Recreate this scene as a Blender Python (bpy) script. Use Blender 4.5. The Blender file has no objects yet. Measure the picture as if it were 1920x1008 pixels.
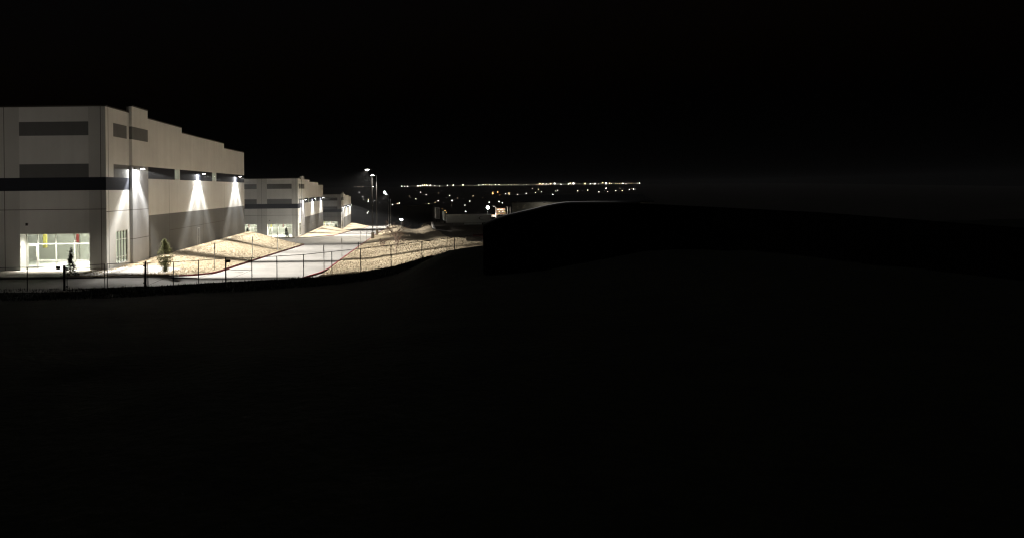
import bpy, bmesh, math, random
from mathutils import Vector, Matrix, noise as mnoise
random.seed(7)
S = bpy.context.scene
COL = S.collection
R = math.radians
# ------------------------------------------------------------------ camera model
F, PU, PV, ROLL, EYE = 1100.0, 758.0, 355.0, R(0.6), 7.2
cr, sr = math.cos(ROLL), math.sin(ROLL)
def P(u, v, Y):
    """world point seen at canvas pixel (u,v) at distance Y"""
    du, dv = u-PU, v-PV
    a, b = du*cr-dv*sr, du*sr+dv*cr
    return Vector((a*Y/F, Y, EYE-b*Y/F))
cam = bpy.data.objects.new('camera', bpy.data.cameras.new('camera')); COL.objects.link(cam)
cam.location = (0, 0, EYE)
cam.rotation_euler = (Matrix.Rotation(R(90), 4, 'X') @ Matrix.Rotation(-ROLL, 4, 'Z')).to_euler()
cam.data.sensor_width = 36; cam.data.lens = F/1920*36
cam.data.shift_x = (960-PU)/1920; cam.data.shift_y = -(504-PV)/1920
cam.data.clip_start = .1; cam.data.clip_end = 30000
S.camera = cam
# ------------------------------------------------------------------ materials
def mat(name, col, rough=.8, var=0., scale=3., metal=0., bump=0., bscale=20., col2=None, spec=.3):
    m = bpy.data.materials.new(name); m.use_nodes = True
    nt = m.node_tree; b = nt.nodes['Principled BSDF']
    b.inputs['Roughness'].default_value = rough; b.inputs['Metallic'].default_value = metal
    b.inputs['Specular IOR Level'].default_value = spec
    b.inputs['Base Color'].default_value = (*col, 1)
    if var or col2 or bump:
        g = nt.nodes.new('ShaderNodeNewGeometry')
    if var or col2:
        n = nt.nodes.new('ShaderNodeTexNoise'); n.inputs['Scale'].default_value = scale
        n.inputs['Detail'].default_value = 6; n.inputs['Roughness'].default_value = .65
        nt.links.new(g.outputs['Position'], n.inputs['Vector'])
        r = nt.nodes.new('ShaderNodeValToRGB')
        c2 = col2 or tuple(c*(1+var) for c in col); c1 = col if col2 else tuple(c*(1-var) for c in col)
        r.color_ramp.elements[0].position = .3; r.color_ramp.elements[1].position = .7
        r.color_ramp.elements[0].color = (*c1, 1); r.color_ramp.elements[1].color = (*c2, 1)
        nt.links.new(n.outputs['Fac'], r.inputs['Fac']); nt.links.new(r.outputs['Color'], b.inputs['Base Color'])
    if bump:
        n2 = nt.nodes.new('ShaderNodeTexNoise'); n2.inputs['Scale'].default_value = bscale; n2.inputs['Detail'].default_value = 4
        nt.links.new(g.outputs['Position'], n2.inputs['Vector'])
        bp = nt.nodes.new('ShaderNodeBump'); bp.inputs['Strength'].default_value = 1; bp.inputs['Distance'].default_value = bump
        nt.links.new(n2.outputs['Fac'], bp.inputs['Height']); nt.links.new(bp.outputs['Normal'], b.inputs['Normal'])
    return m
def emit(name, col, st, sample=False):
    m = bpy.data.materials.new(name); m.use_nodes = True; nt = m.node_tree
    b = nt.nodes['Principled BSDF']; b.inputs['Base Color'].default_value = (.02, .02, .02, 1)
    b.inputs['Emission Color'].default_value = (*col, 1); b.inputs['Emission Strength'].default_value = st
    if not sample: m.cycles.emission_sampling = 'NONE'
    return m
def wall_mat(name, col):
    """painted tilt-up concrete: faint cloudiness and thin rain streaks"""
    m = mat(name, col, .85, .05, .35, bump=.004, bscale=30); nt = m.node_tree
    b = nt.nodes['Principled BSDF']; src = b.inputs['Base Color'].links[0].from_socket
    g = nt.nodes.new('ShaderNodeNewGeometry'); mp = nt.nodes.new('ShaderNodeMapping'); mp.inputs['Scale'].default_value = (1.6, 1.6, .05)
    n = nt.nodes.new('ShaderNodeTexNoise'); n.inputs['Scale'].default_value = 1.0; n.inputs['Detail'].default_value = 5
    nt.links.new(g.outputs['Position'], mp.inputs['Vector']); nt.links.new(mp.outputs['Vector'], n.inputs['Vector'])
    r = nt.nodes.new('ShaderNodeMapRange'); r.inputs[1].default_value = .35; r.inputs[2].default_value = .7; r.inputs[3].default_value = .955; r.inputs[4].default_value = 1.015
    nt.links.new(n.outputs['Fac'], r.inputs[0])
    mx = nt.nodes.new('ShaderNodeVectorMath'); mx.operation = 'SCALE'
    nt.links.new(src, mx.inputs[0]); nt.links.new(r.outputs[0], mx.inputs['Scale']); nt.links.new(mx.outputs[0], b.inputs['Base Color'])
    return m
M = {}
M['cream'] = wall_mat('cream_paint', (.80, .795, .77))
M['beige'] = wall_mat('beige_paint', (.66, .655, .63))
M['grey'] = wall_mat('grey_paint', (.175, .178, .178))
M['cool'] = wall_mat('cool_grey_paint', (.36, .36, .37))
M['navy'] = wall_mat('navy_paint', (.022, .025, .036))
M['joint'] = mat('joint_sealant', (.10, .09, .08), .9)
M['coping'] = mat('coping_metal', (.05, .045, .04), .5, metal=.5)
M['roof'] = mat('roof_membrane', (.25, .25, .24), .9, .1)
M['room'] = mat('room_plaster', (.74, .74, .70), .9, .03)
M['alu'] = mat('white_aluminium', (.72, .72, .68), .4, .03)
M['concrete'] = mat('road_concrete', (.31, .288, .262), .85, .16, .4, bump=.01, bscale=8)
M['stoop'] = mat('stoop_concrete', (.55, .53, .49), .85, .06, 1.5)
M['kerb'] = mat('kerb_concrete', (.33, .31, .28), .85, .15, 2)
M['red'] = mat('red_kerb_paint', (.27, .05, .055), .7, .35, 2)
M['soil'] = mat('dark_soil', (.035, .028, .02), .95, .3, 3, bump=.03)
M['gravel'] = mat('tan_gravel', (.17, .125, .075), .95, scale=5.5, col2=(.45, .37, .255), bump=.10, bscale=5)
M['stone'] = mat('tan_stone', (.15, .11, .065), .9, scale=1.7, col2=(.51, .42, .285))
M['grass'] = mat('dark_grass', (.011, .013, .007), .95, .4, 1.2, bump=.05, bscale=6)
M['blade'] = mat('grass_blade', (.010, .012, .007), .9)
M['land'] = mat('far_land', (.035, .03, .024), .95, .4, .01)
M['dirt'] = mat('bare_dirt', (.06, .045, .03), .95, .4, .35, bump=.15, bscale=1.5)
M['black'] = mat('black_steel', (.012, .012, .012), .5, .1)
M['galv'] = mat('galvanised_steel', (.33, .33, .32), .5, .1, metal=.5)
M['bronze'] = mat('bronze_pole_paint', (.022, .019, .016), .45, .1)
M['base'] = mat('pole_base_concrete', (.30, .27, .23), .9, .2, 4)
M['leaf'] = mat('leaf', (.42, .43, .24), .6, .35, 6)
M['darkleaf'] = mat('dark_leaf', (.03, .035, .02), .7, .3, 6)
M['bark'] = mat('bark', (.10, .075, .05), .9, .3, 15)
M['barred'] = mat('barricade_red', (.07, .015, .012), .6, .2, 3)
M['twig'] = mat('pale_twig', (.36, .26, .21), .9, .3, 15)
M['boards'] = mat('dark_fence_boards', (.010, .0095, .008), .9, .3, 4)
M['cap'] = mat('fence_cap', (.88, .88, .86), .40, .03, metal=1.)
M['shed'] = mat('shed_metal', (.24, .235, .20), .6, .06, .5)
M['shedroof'] = mat('shed_roof_metal', (.015, .017, .018), .5)
M['white'] = mat('trailer_white', (.80, .81, .80), .4, .05, .5)
M['tyre'] = mat('tyre_rubber', (.015, .015, .015), .9)
M['dark'] = mat('dark_block', (.012, .012, .011), .9)
M['yellow'] = mat('yellow_paint', (.48, .43, .12), .5, .05)
M['redpipe'] = mat('red_pipe_paint', (.22, .045, .04), .5, .05)
M['lens'] = emit('lamp_lens', (1, .98, .93), 60)
M['town_white'] = emit('town_white', (1, .93, .82), 14)
M['town_warm'] = emit('town_warm', (1, .74, .42), 11)
M['town_orange'] = emit('town_orange', (1, .50, .18), 8)
M['town_dim'] = emit('town_dim', (1, .84, .60), 1.3)
M['tube'] = emit('ceiling_tube', (1, 1, .93), 6)
M['warmpanel'] = emit('warm_panel', (1, .62, .32), 1.3)
lm = M['leaf']; nt = lm.node_tree; pb_ = nt.nodes['Principled BSDF']; tl = nt.nodes.new('ShaderNodeBsdfTranslucent'); mxs = nt.nodes.new('ShaderNodeMixShader'); mxs.inputs[0].default_value = .5
nt.links.new(pb_.inputs['Base Color'].links[0].from_socket, tl.inputs['Color']); nt.links.new(pb_.outputs[0], mxs.inputs[1]); nt.links.new(tl.outputs[0], mxs.inputs[2]); nt.links.new(mxs.outputs[0], nt.nodes['Material Output'].inputs[0])
gl = bpy.data.materials.new('window_glass'); gl.use_nodes = True; nt = gl.node_tree; nt.nodes.remove(nt.nodes['Principled BSDF'])
t_ = nt.nodes.new('ShaderNodeBsdfTransparent'); t_.inputs['Color'].default_value = (.86, .92, .88, 1)
g_ = nt.nodes.new('ShaderNodeBsdfGlossy'); g_.inputs['Roughness'].default_value = .07
x_ = nt.nodes.new('ShaderNodeMixShader'); x_.inputs[0].default_value = .06
nt.links.new(t_.outputs[0], x_.inputs[1]); nt.links.new(g_.outputs[0], x_.inputs[2])
nt.links.new(x_.outputs[0], nt.nodes['Material Output'].inputs[0]); M['glass'] = gl
# ------------------------------------------------------------------ mesh builder
class MB:
    def __init__(s): s.v = []; s.f = []; s.m = []; s.mats = []
    def mi(s, k):
        if k not in s.mats: s.mats.append(k)
        return s.mats.index(k)
    def face(s, pts, k):
        n = len(s.v); s.v += [tuple(p) for p in pts]; s.f.append(tuple(range(n, n+len(pts)))); s.m.append(s.mi(k))
    def box(s, a, b, k):
        x0, y0, z0 = (min(a[i], b[i]) for i in range(3)); x1, y1, z1 = (max(a[i], b[i]) for i in range(3))
        n = len(s.v)
        s.v += [(x0,y0,z0),(x1,y0,z0),(x1,y1,z0),(x0,y1,z0),(x0,y0,z1),(x1,y0,z1),(x1,y1,z1),(x0,y1,z1)]
        for q in ((0,3,2,1),(4,5,6,7),(0,1,5,4),(1,2,6,5),(2,3,7,6),(3,0,4,7)):
            s.f.append(tuple(n+i for i in q)); s.m.append(s.mi(k))
    def tube(s, pts, rads, k, n=8):
        pts = [Vector(p) for p in pts]
        if not isinstance(rads, (list, tuple)): rads = [rads]*len(pts)
        base = len(s.v); ref = Vector((.31, .17, .93))
        for i, p in enumerate(pts):
            d = (pts[min(i+1, len(pts)-1)]-pts[max(i-1, 0)]).normalized()
            if abs(d.dot(ref)) > .95: r_ = Vector((1, 0, 0))
            else: r_ = ref
            a = d.cross(r_).normalized(); b = d.cross(a)
            for j in range(n):
                t = 2*math.pi*j/n; s.v.append(tuple(p+(a*math.cos(t)+b*math.sin(t))*rads[i]))
        for i in range(len(pts)-1):
            for j in range(n):
                s.f.append((base+i*n+j, base+i*n+(j+1)%n, base+(i+1)*n+(j+1)%n, base+(i+1)*n+j)); s.m.append(s.mi(k))
        s.f.append(tuple(base+j for j in range(n))[::-1]); s.m.append(s.mi(k))
        e = base+(len(pts)-1)*n; s.f.append(tuple(e+j for j in range(n))); s.m.append(s.mi(k))
    def blob(s, c, r, k, sub=0, sq=(1, 1, 1), jit=0):
        o = [(1,0,0),(-1,0,0),(0,1,0),(0,-1,0),(0,0,1),(0,0,-1)]; n = len(s.v)
        for q in o:
            j = 1+random.uniform(-jit, jit); s.v.append(tuple(c[i]+q[i]*r*sq[i]*j for i in range(3)))
        for q in ((0,2,4),(2,1,4),(1,3,4),(3,0,4),(2,0,5),(1,2,5),(3,1,5),(0,3,5)):
            s.f.append(tuple(n+i for i in q)); s.m.append(s.mi(k))
    def ball(s, c, r, k, nu=14, nv=8, sq=(1, 1, 1)):
        g = [[(c[0]+r*sq[0]*math.sin(math.pi*j/nv)*math.cos(2*math.pi*i/nu), c[1]+r*sq[1]*math.sin(math.pi*j/nv)*math.sin(2*math.pi*i/nu), c[2]+r*sq[2]*math.cos(math.pi*j/nv)) for i in range(nu)] for j in range(nv+1)]
        for j in range(nv):
            for i in range(nu): s.face([g[j][i], g[j+1][i], g[j+1][(i+1) % nu], g[j][(i+1) % nu]], k)
    def build(s, name, parent=None, loc=None, smooth=False, bevel=0):
        me = bpy.data.meshes.new(name); me.from_pydata(s.v, [], s.f)
        for k in s.mats: me.materials.append(M[k])
        me.polygons.foreach_set('material_index', s.m)
        if smooth: me.polygons.foreach_set('use_smooth', [True]*len(s.f))
        me.update(); o = bpy.data.objects.new(name, me); COL.objects.link(o)
        if parent: o.parent = parent
        if loc is not None: o.location = loc
        if bevel:
            b = o.modifiers.new('bevel', 'BEVEL'); b.width = bevel; b.segments = 2; b.limit_method = 'ANGLE'
        return o
def empty(name, loc, rz=0):
    o = bpy.data.objects.new(name, None); COL.objects.link(o); o.location = loc; o.rotation_euler = (0, 0, rz); o.empty_display_size = .3; return o
def tag(o, label, cat, group=None, kind=None):
    o['label'] = label; o['category'] = cat
    if group: o['group'] = group
    if kind: o['kind'] = kind
    return o
def struct(o): o['kind'] = 'structure'; return o
def copy_tree(o, parent=None):
    c = o.copy(); COL.objects.link(c); c.parent = parent
    for ch in list(o.children): copy_tree(ch, c)
    return c
def light(kind, name, loc, power, col, parent=None, rot=None, **kw):
    l = bpy.data.lights.new(name, kind); l.energy = power; l.color = col
    for k, v in kw.items(): setattr(l, k, v)
    o = bpy.data.objects.new(name, l); COL.objects.link(o); o.location = loc
    if rot: o.rotation_euler = rot
    if parent: o.parent = parent
    return o
def interp(x, tab):
    if x <= tab[0][0]: return tab[0][1]
    for (a, p), (b, q) in zip(tab, tab[1:]):
        if x <= b: return p+(q-p)*(x-a)/(b-a)
    return tab[-1][1]
def sst(a, b, x):
    t = max(0, min(1, (x-a)/(b-a))); return t*t*(3-2*t)
def lerp(a, b, t): return a+(b-a)*t
# ------------------------------------------------------------------ terrain heights
XW, XL, XR = -27.95, -18.5, -7.8
PADS = [0.0, -4.95, -10.05]; Y0S = [55.0, 154.0, 258.5]; LEN = 47.5
ZR = [(20,.3),(42,.05),(50,-.35),(57,-.75),(72.5,-1.34),(108,-2.8),(154,-4.75),(200,-6.9),(258,-9.9),(330,-12.9),(360,-14.0),(420,-18)]
def zr(Y): return interp(Y, ZR)
RX = [-7.6,-3.7,-1.2,2.5,4.5,6.2,8.5,13,40]
RT = [(44,[.1,.4,.8,1.6,2.0,2.2,2.4,2.7,3.2]),(57,[.1,.35,.7,1.4,1.7,1.9,2.1,2.0,2.2]),(69.5,[.1,.3,.65,1.2,1.45,1.6,1.75,1.5,1.4]),(95,[.1,.5,.75,.75,.8,1.1,1.2,.9,.9]),
      (120,[.1,.6,.85,.45,.35,.95,1.0,.7,.6]),(160,[.1,.8,1.1,.5,.45,.75,1.1,.2,-.3]),(188,[.1,.8,1.15,.45,.4,.7,1.0,.2,.0]),(199,[.1,.8,1.15,.4,.4,.9,1.5,1.5,1.5]),
      (222,[.1,.7,.9,.2,.2,.8,2.2,2.4,2.4]),(260,[.1,.5,.3,-1,-2,-1.5,2,3,3]),(340,[.1,.1,-.5,-3,-4,-5,-5,-5,-5])]
def rel(X, Y):
    def row(t): return interp(X, list(zip(RX, t)))
    if Y <= RT[0][0]: return row(RT[0][1])
    for (a, p), (b, q) in zip(RT, RT[1:]):
        if Y <= b: return lerp(row(p), row(q), sst(a, b, Y)*.5+.5*(Y-a)/(b-a))
    return row(RT[-1][1])
def right_bank(X, Y): return zr(Y)+rel(X, Y)+.10*mnoise.noise(Vector((X*.35, Y*.25, 3)))*min(1, (X+7.6)/2)
def court_left(Y):   # level of the cross drives left of the street
    return interp(Y, [(40,0),(56,0),(103,-.8),(111,-3.4),(140,-4.75),(155,-4.97),(204,-5.6),(212,-8.4),(246,-9.8),(259,-10.07),(308,-10.8),(318,-12.4),(360,-14)])
def drive(X, Y):
    return lerp(court_left(Y), zr(Y), sst(-26, -17.5, X))
def kerb_x(k, Y):
    a = Y0S[k]-5.5; e = Y0S[k]+LEN+8.0
    if Y < a+8.5: return -27+math.sqrt(max(0, 8.5**2-(a+8.5-Y)**2))
    if Y > e-3: return XL-3+math.sqrt(max(0, 9-(Y-(e-3))**2))
    return XL
def island(k, X, Y):
    pad = PADS[k]; y0 = Y0S[k]; ye = y0+LEN
    edge = drive(kerb_x(k, Y), Y)+.13
    top = pad-.04
    if Y > ye: top = lerp(top, court_left(Y)+.05, sst(ye+.2, ye+8.2, Y))
    if Y < y0: top = min(top, top) + .0
    xk = kerb_x(k, Y)
    t = max(0, min(1, (X-XW-.8)/max(.5, xk-XW-.8)))
    if X < XW: t = 0
    z = lerp(top, edge, t*.7+.3*sst(0, 1, t))
    if Y < y0 and X < xk: z = lerp(edge, z, sst(0, 3.0, min(Y-(y0-5.5), xk-X)))
    return z
def hill(X, Y):
    base = lerp(5.6, .0, sst(-4, 45, Y)**.92)
    edge = interp(X, [(-60,-.1),(-25,-.05),(-19,.1),(-13.5,.35),(-7.6,.6),(-3.4,.95),(-1,1.35),(1.3,2.0),(3.6,2.2),(12,3.0),(40,3.6)])
    z = lerp(5.6, edge, sst(-6, 44, Y))
    # rise toward the dark fence on the right
    z += 1.15*math.exp(-((Y-35)/6.0)**2)*sst(-.5, 3.2, X)*(1-.0*X)
    z += 1.0*sst(3, 14, X)*math.exp(-((Y-22)/10)**2)
    z += .06*mnoise.noise(Vector((X*.7, Y*.7, 0)))+.04*mnoise.noise(Vector((X*2.3, Y*2.3, 5)))
    return z
def grid(name, xs, ys, zf, matk, keep=None, smooth=True):
    mb = MB(); idx = {}
    for j, y in enumerate(ys):
        for i, x in enumerate(xs): mb.v.append((x, y, zf(x, y)))
    n = len(xs); mb.mi(matk)
    for j in range(len(ys)-1):
        for i in range(n-1):
            if keep and not keep((xs[i]+xs[i+1])/2, (ys[j]+ys[j+1])/2): continue
            mb.f.append((j*n+i, j*n+i+1, (j+1)*n+i+1, (j+1)*n+i)); mb.m.append(0)
    return mb.build(name, smooth=smooth)
def rng(a, b, st):
    n = max(1, round((b-a)/st)); return [a+(b-a)*i/n for i in range(n+1)]
def rows(name, ys, xl, xr, nx, zf, matk):
    """sheet whose left and right borders follow xl(Y), xr(Y)"""
    mb = MB(); mb.mi(matk); w = nx+1
    for y in ys:
        a, b = xl(y), xr(y)
        for i in range(w):
            x = lerp(a, b, i/nx); mb.v.append((x, y, zf(x, y)))
    for j in range(len(ys)-1):
        for i in range(nx): mb.f.append((j*w+i, j*w+i+1, (j+1)*w+i+1, (j+1)*w+i)); mb.m.append(0)
    return mb.build(name, smooth=True)
# far land: one sheet to the horizon, kept below every finer sheet
LANDY = [(-300,3.5),(0,3.0),(38,-1.2),(60,-3.2),(108,-5.5),(154,-8.2),(258,-13.5),(345,-16.6),(380,-21),(450,-24),(900,-21),(1600,-17),(2500,-7),(4000,20),(7000,42),(12000,40),(20000,0)]
xs = sorted(set(rng(-160,160,8)+[-2600,-1500,-800,-400,-240,240,400,800,1500,2600]))
ys = sorted(set(rng(-60,460,8)+[-300,-150,520,600,700,800,900,1000,1200,1400,1600,1900,2200,2500,3000,3500,4000,4600]))
struct(grid('ground', xs, ys, lambda x, y: interp(y, LANDY)+(0 if y < 380 else 1.5*mnoise.noise(Vector((x*.01, y*.004, 0)))), 'land'))
# near grassy hill under the camera
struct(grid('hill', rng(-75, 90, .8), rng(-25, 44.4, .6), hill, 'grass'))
# street, near apron and cross drives
struct(rows('road', rng(43, 366, 1.5), lambda y: XL+.02 if y > 52 else XL-2, lambda y: XR-.02, 6, lambda x, y: drive(x, y) if y < 52 else zr(y), 'concrete'))
struct(rows('apron', rng(42.8, 58, .4), lambda y: -72, lambda y: (XL-2.0 if y <= 52.0 else XL+.02), 60, lambda x, y: drive(x, y)-.004, 'concrete'))
for k in (0, 1, 2):
    a, b = Y0S[k]+LEN+2, (Y0S[k+1]-1 if k < 2 else 362)
    struct(rows('cross_drive', rng(a, b, 1.5), lambda y: -72, lambda y: XL+.02, 36, lambda x, y: drive(x, y)-.004, 'concrete'))
# gravel islands along the warehouses and gravel bank right of the street
for k in (0, 1, 2):
    st = .5 if k == 0 else 1.0
    a, e, y0 = Y0S[k]-5.5, Y0S[k]+LEN+8.0, Y0S[k]
    yy = sorted(set(rng(a, y0, st)+rng(y0, y0+LEN, st)))
    struct(rows('gravel_bed', yy, lambda y: -29.2 if y <= y0 else XW-.05, lambda y, k=k: kerb_x(k, y), 30, lambda x, y, k=k: island(k, x, y)+.012, 'gravel'))
    struct(rows('gravel_slope', rng(y0+LEN, e, .5), lambda y: -72, lambda y, k=k: kerb_x(k, y), 60, lambda x, y, k=k: island(k, x, y)+.012, 'gravel'))
    struct(rows('planting_bed', rng(a, y0-.9, .6), lambda y: -72, lambda y: -29.2, 40, lambda x, y, k=k: island(k, x, y)+.008+.02*mnoise.noise(Vector((x, y, 1))), 'soil'))
    mb = MB(); mb.box((-72, y0-.95, PADS[k]-.3), (-29.2, y0+.9, PADS[k]-.003), 'stoop'); struct(mb.build('pavement'))
yy = rng(44, 80, .5)+rng(80, 342, 1.5)[1:]
xx = rng(-7.65, 15, .4)+[16, 18, 20, 23, 26, 30, 35, 40]
def bank_keep(x, y): return True
mb = MB(); mb.mats = ['gravel', 'dirt']
for y in yy:
    for x in xx: mb.v.append((x, y, right_bank(x, y)))
n = len(xx)
for j in range(len(yy)-1):
    for i in range(n-1):
        mb.f.append((j*n+i, j*n+i+1, (j+1)*n+i+1, (j+1)*n+i))
        x, y = xx[i], yy[j]
        mb.m.append(1 if (x > 8.2+1.2*mnoise.noise(Vector((x*.3, y*.2, 0))) and y > 60 and y < 400) else 0)
struct(mb.build('gravel_bank', smooth=True))
# kerbs
def kerb(name, pts, h=.12, w=.14, matk='red', zoff=0):
    mb = MB(); L = len(pts)
    for i in range(L):
        p = Vector(pts[i]); d = (Vector(pts[min(i+1, L-1)])-Vector(pts[max(i-1, 0)])); d.z = 0; d.normalize(); nrm = Vector((-d.y, d.x, 0))
        for s_, z in ((-.5, -.3), (-.5, h), (.5, h), (.5, -.3)):
            q = p+nrm*(w*s_); mb.v.append((q.x, q.y, p.z+z+zoff))
    for i in range(L-1):
        for j in range(3):
            mb.f.append((i*4+j, i*4+j+1, (i+1)*4+j+1, (i+1)*4+j)); mb.m.append(mb.mi(matk))
    mb.f += [(0, 1, 2, 3), ((L-1)*4+3, (L-1)*4+2, (L-1)*4+1, (L-1)*4)]; mb.m += [0, 0]
    return struct(mb.build(name))
for k in (0, 1, 2):
    a, e = Y0S[k]-5.5, Y0S[k]+LEN+8
    near = [(-72, a, drive(-72, a)), (-60, a, drive(-60, a)), (-45, a, drive(-45, a)), (-35, a, drive(-35, a)), (-30, a, drive(-30, a))]
    arc = [(-27+8.5*math.sin(t), a+8.5-8.5*math.cos(t)) for t in [i*math.pi/2/14 for i in range(15)]]
    near += [(x, y, drive(x, y)) for x, y in arc[:9]]
    kerb('kerb', near, matk='kerb')
    red = [(x, y, drive(x, y)) for x, y in arc[8:]]+[(XL, y, zr(y)) for y in rng(a+9.5, e-3, 2)]
    tail = [(XL-3+3*math.cos(t), e-3+3*math.sin(t)) for t in [i*math.pi/2/6 for i in range(1, 7)]]
    red += [(x, y, drive(x, y)) for x, y in tail]
    kerb('kerb', red)
    kerb('kerb', [(x, e, drive(x, e)) for x in (XL-3, -25, -30, -40, -72)], matk='kerb')
kerb('kerb', [(XR-1.2, 46, zr(46)), (XR-.9, 52, zr(52)), (XR-.3, 56, zr(56)), (XR, 60, zr(60))]+[(XR, y, zr(y)) for y in rng(62, 362, 3)])
# loose stones on the gravel (uncountable)
def stones(name, label, n, fx, fy, zf, rmin=.05, rmax=.13):
    mb = MB()
    for _ in range(n):
        x, y = fx(), fy(); z = zf(x, y)
        if z is None: continue
        r = random.uniform(rmin, rmax)
        mb.blob((x, y, z+r*.25), r, 'stone', sq=(random.uniform(.7, 1.3), random.uniform(.7, 1.3), random.uniform(.5, .9)), jit=.3)
    return tag(mb.build(name), label, 'gravel', kind='stuff')
def zl(x, y):
    if x > kerb_x(0, y)-.2 or (y > 54.8 and x < XW+.2 and y < 103): return None
    return island(0, x, y)
stones('loose_gravel', 'loose tan stones spread over the gravel bed beside the nearest warehouse', 15000, lambda: random.uniform(-29.2, XL), lambda: 49.6+60*random.random()**1.6, zl, .04, .10)
stones('loose_gravel', 'loose tan stones spread over the gravel bank right of the street', 26000, lambda: random.uniform(-7.5, 11), lambda: 44.5+60*random.random()**1.7, right_bank)
# road joints: saw cuts
mb = MB()
for y in rng(60, 352, 6.1):
    mb.face([(XL+.1, y, zr(y)+.005), (XR-.1, y, zr(y)+.005), (XR-.1, y+.05, zr(y+.05)+.005), (XL+.1, y+.05, zr(y+.05)+.005)], 'kerb')
for y in rng(60, 354, 3):
    mb.face([(-13.17, y, zr(y)+.006), (-13.12, y, zr(y)+.006), (-13.12, y+3, zr(y+3)+.006), (-13.17, y+3, zr(y+3)+.006)], 'kerb')
struct(mb.build('road_joints'))
# grass on the hill brow
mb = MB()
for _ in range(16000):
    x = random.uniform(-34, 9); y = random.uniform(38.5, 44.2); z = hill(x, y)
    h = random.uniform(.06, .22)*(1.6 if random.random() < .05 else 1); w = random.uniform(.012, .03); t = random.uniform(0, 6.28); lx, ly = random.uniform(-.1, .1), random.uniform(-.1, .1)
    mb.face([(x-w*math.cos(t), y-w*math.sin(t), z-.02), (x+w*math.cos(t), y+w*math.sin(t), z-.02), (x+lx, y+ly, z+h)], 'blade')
tag(mb.build('grass'), 'dark unlit grass along the brow of the near hill', 'grass', kind='stuff')
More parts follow.
